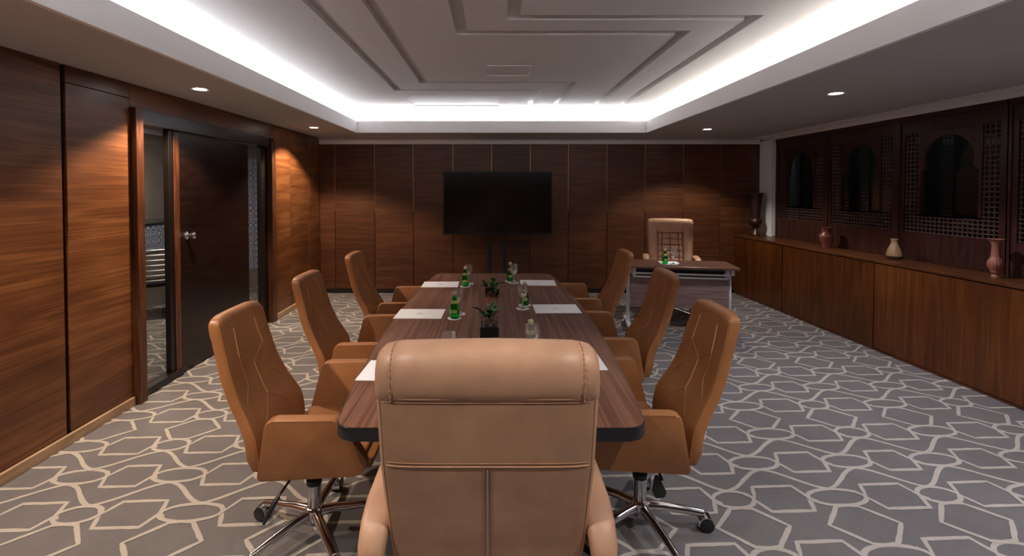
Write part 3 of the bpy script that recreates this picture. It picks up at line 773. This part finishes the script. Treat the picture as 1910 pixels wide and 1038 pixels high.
def exec_chair():
    t = thing('executive_chair', (0, 0, 0), 0, 'x', 'chair', None)
    tab = [(.44, -.185, .250), (.60, -.215, .258), (.70, -.245, .266), (.90, -.292, .274), (1.10, -.322, .277), (1.13, -.326, .277)]
    th = .052; n = 6
    bm = bmesh.new(); rings = []
    for k in range(3):
        u = k/2*math.pi/2; x, h = interp(tab, .44); s = .03*(1-math.sin(u)); rings.append(sring(x+th, 0, .44+.03*(1-math.cos(u)), h-s, th-s, n, 56))
    for i in range(1, 15):
        z = .47+(1.13-.47)*i/14; x, h = interp(tab, z); b_ = .006*math.sin(i*1.0)
        rings.append(sring(x+th, 0, z, h, th, n, 56))
    ringcap(bm, rings); obj('backrest', bm, M['leather2'], t, True, autos=60)
    def rx(y, z):
        x, h = interp(tab, z); return x+th-th*max(0, 1-abs(y/h)**n)**(1/n)-.0005
    # rolled headrest
    rings = []
    for yv, s in [(-.279, .55), (-.275, .78), (-.262, .90), (-.242, .955), (-.231, .97), (-.228, .955), (-.225, .985), (-.18, 1.0), (-.09, 1.02), (0, 1.03), (.09, 1.02), (.18, 1.0), (.225, .985), (.228, .955), (.231, .97), (.242, .955), (.262, .90), (.275, .78), (.279, .55)]:
        rg = []
        for j in range(28):
            u = 2*math.pi*j/28; c, sn = math.cos(u), math.sin(u)
            rg.append((-.256+.072*s*math.copysign(abs(c)**.8, c), yv, 1.130+.078*s*math.copysign(abs(sn)**.8, sn)-(1-s)*.02))
        rings.append(rg)
    bm = bmesh.new(); ringcap(bm, rings); hr = obj('headrest_roll', bm, M['leather2'], t, True, autos=60)
    for s in (-1, 1):
        bm = bmesh.new()
        for i in range(13):
            u = R(80+i*11); c, sn = math.cos(u), math.sin(u)
            u2 = R(80+i*11+7); c2, sn2 = math.cos(u2), math.sin(u2)
            f = lambda c, sn: (-.256+.0712*math.copysign(abs(c)**.8, c), s*.236, 1.130+.0765*math.copysign(abs(sn)**.8, sn))
            tube([f(c, sn), f(c2, sn2)], .0013, 5, bm)
        obj('stitching', bm, M['stitch'], hr)
    # rear seams
    def hseam(z, r):
        bm = tube([(rx(y, z), y, z) for y in [-.272+.544*i/24 for i in range(25)]], r, 6); return bm
    obj('rear_seam', hseam(1.088, .0024), M['leather2'], t, True)
    obj('rear_stitching', hseam(1.078, .0010), M['rearstitch'], t, True)
    obj('rear_seam', hseam(.905, .0020), M['leather2'], t, True)
    obj('rear_stitching', hseam(.914, .0010), M['rearstitch'], t, True)
    for s in (-1, 1):
        obj('rear_stitching', tube([(rx(s*(interp(tab, z)[1]-.012), z), s*(interp(tab, z)[1]-.012), z) for z in [.5+i*.58/12 for i in range(13)]], .0011, 5), M['rearstitch'], t, True)
        obj('rear_stitching', tube([(rx(s*.009, z), s*.009, z) for z in [.5+i*.40/8 for i in range(9)]], .001, 5), M['rearstitch'], t, True)
    obj('zip', tube([(rx(0, z)+.001, 0, z) for z in [.5+i*.40/8 for i in range(9)]], .0036, 6), M['steel'], t, True)
    # front: bolsters and tufted cushions
    def fxx(z): return interp(tab, z)[0]+2*th
    for s in (-1, 1):
        P2 = [(fxx(z)+.0, s*.205, z) for z in [.60+i*.52/8 for i in range(9)]]
        rg = [sring(p[0], p[1], p[2], .055, .030, 2.6, 16) for p in P2]
        bm = bmesh.new(); ringcap(bm, rg); obj('side_bolster', bm, M['leather2'], t, True)
    bm = bmesh.new(); rg = []
    for z, a, b in [(1.025, .16, .02), (1.035, .172, .036), (1.06, .18, .044), (1.11, .20, .046), (1.15, .215, .04), (1.185, .21, .024)]:
        rg.append(sring(interp(tab, z)[0]+2*th-.006, 0, z, a, b, 3, 28))
    ringcap(bm, rg); obj('headrest_cushion', bm, M['leather2'], t, True)
    for i in range(5):
        z = .665+i*.08
        for yy, hw_ in ((-.124, .020), (-.051, .050), (.051, .050), (.124, .020)):
            bm = bbox(-.036, .036, -hw_, hw_, -.0395, .0395, .0195, 4)
            o = obj('tufted_cushion', bm, M['leather2'], t, True); o.location = (fxx(z)-.003, yy, z); o.rotation_euler = (0, R(-10), 0)
    obj('seat_cushion', bbox(-.14, .31, -.255, .255, .42, .52, .035, 4), M['leather2'], t, True)
    obj('seat_base', bbox(-.13, .28, -.24, .24, .40, .425, .008), M['black'], t, True)
    for s in (-1, 1):
        rg = []
        for x, z, a, b in [(-.262, .600, .022, .012), (-.262, .640, .032, .024), (-.250, .675, .036, .030), (-.215, .705, .039, .030), (-.16, .722, .040, .026), (-.02, .728, .040, .024), (.10, .728, .038, .022), (.150, .720, .034, .02), (.170, .705, .022, .012)]:
            d = 1 if x < -.24 else (0.5 if x < -.2 else 0)
            ring = []
            for j in range(20):
                u = 2*math.pi*j/20; c, sn = math.cos(u), math.sin(u); cc = math.copysign(abs(c)**.7, c); ss = math.copysign(abs(sn)**.7, sn)
                ring.append((x-(b*ss*d*.9), s*.300+a*cc, z+b*ss*(1-d*.7)))
            rg.append(ring)
        bm = bmesh.new(); ringcap(bm, rg); a_ = obj('armrest', bm, M['leather2'], t, True, autos=60)
        obj('arm_support', tube([(-.20, s*.30, .68), (-.21, s*.295, .50), (-.12, s*.27, .43), (.08, s*.27, .43), (.13, s*.295, .50), (.11, s*.30, .70)], .016, 8), M['chrome'], t, True)
    obj('tilt_mechanism', bbox(-.11, .11, -.07, .07, .365, .402, .008), M['black'], t, True)
    return t
ex = exec_chair(); add_base(ex, R(50), .31)
ex2 = copy_tree(ex)
ex.location = (-.017, 1.415, 0); ex.rotation_euler = (0, 0, R(90)); ex['label'] = 'beige leather executive chair seen from behind at the near end of the table'
ex2.location = (2.225, 5.72, 0); ex2.rotation_euler = (0, 0, math.atan2(-.95, -.30)); ex2['label'] = 'pinkish tan tufted executive chair behind the small desk at the back'

# ================================================================== TV
tv = thing('television', (0, 6.1, 0), 0, 'large black flat screen television on a black two-post stand by the back wall', 'television')
Yt = 6.1; s = Yt/850
x0, x1 = (826-922)*s, (1030.5-922)*s; z1, z0 = 1.6+32.5*s, 1.6-86*s
obj('casing', bbox(x0, x1, 0, .05, z0, z1, .004), M['black'], tv)
obj('display', bbox(x0+.018, x1-.014, -.003, .002, z0+.024, z1-.014), M['screen'], tv)
obj('bottom_bezel', bbox(x0, x1, -.006, .003, z0, z0+.02, .002), M['blackedge'], tv)
for px in (913, 941.5): obj('post', bbox((px-922)*s-.028, (px-922)*s+.028, .055, .10, .05, 1.55, .004), M['black'], tv)
obj('bracket', bbox(-.35, .42, .05, .056, 1.15, 1.5, .002), M['black'], tv)
obj('stand_base', bbox(-.38, .46, -.22, .30, .0, .05, .01), M['black'], tv)

# ================================================================== DESK
dk = thing('desk', (2.075, 5.16, 0), R(-9.5), 'small mobile desk with walnut top and white metal legs in front of the executive chair', 'desk')
obj('desktop', bbox(-.59, .59, -.245, .245, .722, .75, .004), M['desk'], dk)
for s in (-1, 1):
    x = s*.54
    f = obj('leg', slab(roundpoly([(-.04, .02), (-.075, .40), (-.06, .66), (-.02, .66), (-.03, .40), (.005, .02)], .02, 4), x-.016, x+.016, 'x', .004), M['whitemetal'], dk, True)
    bm = slab(roundpoly([(-.22, .055), (-.20, .08), (.20, .08), (.22, .055)], .012), x-.02, x+.02, 'x', .004); obj('foot_bar', bm, M['whitemetal'], dk, True)
    for yy in (-.19, .19):
        obj('caster', bbox(x-.014, x+.014, yy-.026, yy+.026, .001, .056, .012, 3), M['black'], dk, True)
    obj('top_bracket', bbox(x-.018, x+.018, -.17, .17, .655, .722, .004), M['whitemetal'], dk)
    obj('pivot_box', bbox(x-s*.05-.02, x-s*.05+.02, -.16, -.08, .63, .715, .006), M['whitemetal'], dk)
for z, y in ((.655, -.15), (.613, -.13)): obj('rail', bbox(-.50, .50, y-.01, y+.01, z-.011, z+.011, .004), M['whitemetal'], dk)
obj('back_beam', bbox(-.50, .50, -.10, -.085, .59, .722), M['blackedge'], dk)
obj('modesty_panel', bbox(-.522, .522, -.112, -.094, .265, .605, .002), M['modesty'], dk)

# ================================================================== TABLEWARE
def make_bottle():
    t = thing('water_bottle', (0, 0, 0), 0, 'x', 'bottle', 'small green glass water bottles')
    pr = [(.001, .0), (.026, .0), (.0300, .004), (.0305, .03), (.0305, .058), (.027, .080), (.0195, .105), (.0135, .130), (.0118, .150), (.0125, .158)]
    inn = [(r-.0022 if r > .003 else .001, z+(.004 if z < .01 else 0)) for r, z in pr][::-1]
    obj('glass_body', lathe(pr+inn, 24, caps=False), M['greenglass'], t, True, autos=60)
    obj('water', lathe([(.001, .0055), (.0265, .0055), (.0278, .03), (.0278, .058), (.0245, .080), (.017, .105), (.0115, .128), (.001, .1285)], 20), M['water'], t, True)
    obj('cap', lathe([(.0135, .150), (.0142, .153), (.0142, .168), (.0125, .171), (.001, .171)], 20), M['cap'], t, True)
    for nm, z0, z1, r, half_ in (('label', .036, .062, .0309, 36), ('neck_label', .098, .118, .0185, 70)):
        bm = bmesh.new(); n = 10; A = []; B = []
        for i in range(n+1):
            u = R(-90-half_+2*half_*i/n); k = math.sqrt(max(.05, 1-(2*i/n-1)**2)) if nm == 'label' else 1
            zc = (z0+z1)/2; hz = (z1-z0)/2*k
            r0 = r if nm == 'label' else .0225; r1 = r if nm == 'label' else .0168
            A.append(bm.verts.new((r0*math.cos(u), r0*math.sin(u), zc-hz))); B.append(bm.verts.new((r1*math.cos(u), r1*math.sin(u), zc+hz)))
        for i in range(n): bm.faces.new((A[i], A[i+1], B[i+1], B[i]))
        obj(nm, bm, M['label'], t, True)
    return t
def make_goblet():
    t = thing('water_goblet', (0, 0, 0), 0, 'x', 'glass', 'clear stemmed water goblets')
    outp = [(.001, 0), (.030, 0), (.0315, .0015), (.029, .003), (.012, .007), (.0048, .014), (.0042, .04), (.0055, .064), (.010, .070), (.022, .082), (.032, .100), (.0375, .122), (.038, .142), (.0345, .170)]
    inp = [(.0328, .170), (.0358, .142), (.0352, .122), (.0297, .101), (.020, .084), (.009, .075), (.001, .0735)]
    obj('bowl_and_stem', lathe(outp+inp, 32, caps=False), M['crystal'], t, True, autos=60)
    return t
def make_coaster():
    t = thing('coaster', (0, 0, 0), 0, 'x', 'coaster', 'round white paper coasters')
    obj('disc', lathe([(.001, 0), (.046, 0), (.047, .001), (.046, .002), (.001, .002)], 32), M['coaster'], t)
    return t
ZTB = .7502
bt, gb, co = make_bottle(), make_goblet(), make_coaster()
first = {'b': True, 'g': True, 'c': True}
def put(k, x, y, lb, z=ZTB, rz=0):
    src = {'b': bt, 'g': gb, 'c': co}[k]
    o = src if first[k] else copy_tree(src); first[k] = False
    if k != 'c': z += .0021
    o.location = (x, y, z); o.rotation_euler = (0, 0, rz); o['label'] = lb
SET = [(-.200, 1.995, -.213, 2.125, 'before the nearest left chair'),
       (-.259, 2.965, -.243, 3.055, 'before the middle left chair'),
       (-.251, 3.935, -.232, 4.045, 'before the far left chair'),
       (.188, 2.335, .186, 2.245, 'before the nearest right chair'),
       (.222, 3.30, .200, 3.205, 'before the middle right chair'),
       (.145, 4.16, .172, 4.075, 'before the far right chair'),
       (.087, 1.985, .000, 2.02, 'at the table head behind the big chair')]
for bx_, by_, gx_, gy_, lb in SET:
    put('b', bx_, by_, 'small green bottle '+lb); put('g', gx_, gy_, 'clear goblet '+lb)
    put('c', bx_, by_, 'white round coaster under the bottle '+lb)
    # keep the two coasters from overlapping: goblet coaster sits a hair higher where they meet
    put('c', gx_, gy_, 'white round coaster under the goblet '+lb, ZTB)
# slight raise of overlapping coasters
put('b', 1.915, 5.10, 'small green bottle standing on the desk at the back', .7502); put('g', 2.005, 5.085, 'clear goblet standing on the desk at the back', .7502)
put('c', 1.915, 5.10, 'white coaster under the bottle on the desk', .7502); put('c', 2.005, 5.085, 'white coaster under the goblet on the desk', .7502)
cs = [q for q in bpy.data.objects if q.parent is None and q.name.startswith('coaster')]
for i, a in enumerate(cs):
    for b in cs[i+1:]:
        if (a.location-b.location).length < .095 and abs(a.location.z-b.location.z) < .001: b.location.z += .0022
for q in bpy.data.objects:
    if q.parent is None and q.name.startswith('water_goblet'):
        for c in cs:
            if (Vector(c.location[:2])-Vector(q.location[:2])).length < .005: q.location.z = c.location.z+.0021
    if q.parent is None and q.name.startswith('water_bottle'):
        for c in cs:
            if (Vector(c.location[:2])-Vector(q.location[:2])).length < .005: q.location.z = c.location.z+.0021

def make_pad():
    t = thing('notepad', (0, 0, 0), 0, 'x', 'notepad', 'white notepads laid before the chairs')
    obj('sheets', bbox(-.158, .158, -.117, .117, 0, .0022, .0005, 1), M['paper'], t)
    bm = bmesh.new()
    for k in range(3):
        tube([(-.010+k*.008+.004*math.sin(i*1.3+k), .020-i*.005, .0024) for i in range(6)], .0007, 4, bm)
    tube([(-.03, -.012, .0024), (.03, -.012, .0024)], .0008, 4, bm)
    obj('printed_emblem', bm, M['ink'], t)
    return t
pd = make_pad(); fst = True
PADS = [(-.455, 2.11, -2, 'white notepad on the near left of the table, half hidden by the big chair'), (-.502, 3.07, -1, 'white notepad on the left before the middle chair'),
        (-.475, 4.015, 1, 'white notepad on the left near the far table end'), (.372, 2.225, 1.5, 'white notepad on the near right of the table, half hidden by the big chair'),
        (.438, 3.20, 1, 'white notepad on the right before the middle chair'), (.390, 4.085, -2, 'white notepad on the right near the far table end')]
for x, y, rz, lb in PADS:
    o = pd if fst else copy_tree(pd); fst = False
    o.location = (x, y, ZTB); o.rotation_euler = (0, 0, R(rz+(0))); o['label'] = lb
o = copy_tree(pd); o.location = (2.00, 5.215, .7502); o.rotation_euler = (0, 0, R(-9)); o.scale = (.66, .66, 1); o['label'] = 'small white notepad lying on the desk at the back'

# ---- planters
def leafmesh(L, W_, seed):
    r = random.Random(seed); bm = bmesh.new(); n = 6; rows = []
    for i in range(n+1):
        t = i/n; w_ = W_*math.sin(math.pi*min(1, t*.94+.03))**.8; z = -.25*L*t*t
        rows.append([bm.verts.new((L*t, -w_, z+w_*.25)), bm.verts.new((L*t, 0, z)), bm.verts.new((L*t, w_, z+w_*.25))])
    for a, b in zip(rows, rows[1:]):
        bm.faces.new((a[0], a[1], b[1], b[0])); bm.faces.new((a[1], a[2], b[2], b[1]))
    return bm
def planter(loc, lb, near, seed):
    t = thing('table_planter', loc, 0, lb, 'plant')
    rr = random.Random(seed)
    if near:
        obj('black_box', bbox(-.052, .052, -.05, .05, .0005, .066, .002, 1), M['blackedge'], t)
        z0 = .066
    else:
        obj('black_tray', bbox(-.052, .060, .012, .05, .0005, .05, .002, 1), M['blackedge'], t)
        z0 = .001
    bm = bmesh.new(); h = .034 if near else .045; y0 = -.042 if near else -.06; y1 = .042 if near else .008; wth = .003
    box(bm, -.045, .045, y0, y0+wth, z0, z0+h); box(bm, -.045, .045, y1-wth, y1, z0, z0+h); box(bm, -.045, -.042, y0+wth, y1-wth, z0, z0+h); box(bm, .042, .045, y0+wth, y1-wth, z0, z0+h)
    obj('glass_vase', bm, M['glass'], t)
    for i in range(26):
        bm = bmesh.new(); bmesh.ops.create_icosphere(bm, subdivisions=1, radius=rr.uniform(.006, .010))
        for v in bm.verts: v.co.z *= .7
        o = obj('pebble', bm, M['pebble'], t, True); o.location = (rr.uniform(-.034, .034), rr.uniform(y0+.01, y1-.01), z0+.005+rr.uniform(0, h*.6)); o.rotation_euler = (rr.random()*3, rr.random()*3, 0)
    yc = (y0+y1)/2
    stems = [(-.055, -.01, .085), (.02, .01, .10), (.045, -.015, .09), (-.01, .02, .07), (.01, -.02, .06)]
    for i, (sx, sy, sz) in enumerate(stems):
        P2 = [(sx*.1, yc, z0+.01), (sx*.5, yc+sy*.5, z0+sz*.55), (sx, yc+sy, z0+sz)]
        obj('stem', tube(P2, .0022, 5), M['stem'], t, True)
        for k in range(5):
            f = .45+.55*k/4; p = Vector((sx*f, yc+sy*f, z0+.01+sz*f*.95))
            lf = obj('leaf', leafmesh(rr.uniform(.042, .066), rr.uniform(.014, .021), k), M['leaf'] if rr.random() < .6 else M['leafdark'], t, True)
            lf.location = p; lf.rotation_euler = (rr.uniform(-.5, .5), rr.uniform(-1.3, -.1), rr.uniform(0, 6.28))
planter((-.028, 2.60, ZTB), 'green leafy plant in a black and glass box in the middle of the table', True, 5)
planter((-.022, 3.62, ZTB), 'green leafy plant in a glass vase of pebbles toward the far table end', False, 11)

# ================================================================== VASES ON THE SIDEBOARD
def vz(prof, y0, k, w=1): return [(r*k*w, (y0-y)*k) for r, y in prof]
ZW = .9003
t = thing('vase', (3.885, 6.76, ZW), 0, 'tall dark engraved bronze vase by the white pier', 'vase')
pr = vz([(1, 665), (72, 665), (74, 655), (60, 630), (36, 600), (30, 580), (32, 560), (60, 545), (88, 515), (95, 490), (86, 465), (62, 445), (62, 440), (66, 430), (64, 380), (68, 300), (74, 220), (80, 175), (96, 152), (97, 147), (88, 149), (70, 180), (60, 300), (56, 420), (1, 430)], 665, .001226, .9)
obj('body', lathe(pr, 40, caps=False), M['bronze'], t, True)
for y in (447, 560, 180):
    r = {447: 64, 560: 36, 180: 80}[y]*.0011; z = (665-y)*.001226
    obj('ring', lathe([(r, z-.005), (r+.005, z), (r, z+.005)], 32, caps=False), M['bronze'], t, True)
t = thing('vase', (3.945, 5.40, ZW), 0, 'small glazed red clay pot with wide neck', 'vase')
pr = vz([(1, 802), (50, 802), (52, 796), (50, 785), (66, 750), (82, 710), (90, 670), (88, 655), (72, 635), (58, 622), (55, 600), (60, 575), (70, 562), (70, 557), (62, 559), (50, 600), (70, 660), (40, 790), (1, 792)], 802, .00098, .84)
obj('body', lathe(pr, 36, caps=False), M['redclay'], t, True)
obj('neck_band', lathe([(.0730, .135), (.0755, .139), (.0725, .144)], 32, caps=False), M['tanclay'], t, True)
t = thing('vase', (3.960, 4.50, ZW), 0, 'small tan pear-shaped clay pot with narrow neck', 'vase')
k = .00530
pr = [(.1, 0), (11, 0), (14.5, 2), (16.2, 6), (16.0, 11), (13, 19), (9, 26), (6.6, 31), (6.4, 34), (8.6, 36.8), (8.6, 38), (7, 38), (5, 34), (8, 25), (14, 10), (10, 3), (.1, 3)]
obj('body', lathe([(r*k*.74, z*k) for r, z in pr], 36, caps=False), M['tanclay'], t, True)
obj('foot_band', lathe([(10.9*k, 1.9*k), (11.7*k, 3.0*k), (12.3*k, 6.1*k)], 32, caps=False), M['claygroove'], t, True)
t = thing('vase', (3.945, 3.575, ZW), 0, 'carved pinkish clay vase with fluted bulb and flared rim', 'vase')
k = .00073
pr = [(1, 808, 0), (46, 808, 0), (48, 800, 0), (36, 785, 0), (34, 772, 0), (52, 752, 0), (50, 742, 0), (70, 715, .02), (86, 680, .03), (88, 665, .03), (78, 630, .025), (60, 600, .01), (52, 590, 0), (50, 560, 0), (46, 520, 0), (44, 492, 0), (44, 460, 0), (52, 430, 0), (72, 402, .03), (84, 396, .06), (84, 392, .06), (70, 396, .04), (40, 440, 0), (38, 500, 0), (1, 520, 0)]
obj('body', lathe([(r*k*.76, (808-z)*k, f) for r, z, f in pr], 96, nf=16, caps=False), M['pinkclay'], t, True)
for y in (492, 590): obj('groove_band', lathe([(31.5*k if y < 500 else 37*k, (808-y)*k-.0015), (33.5*k if y < 500 else 39*k, (808-y)*k), (31.5*k if y < 500 else 37*k, (808-y)*k+.0015)], 32, caps=False), M['claygroove'], t, True)
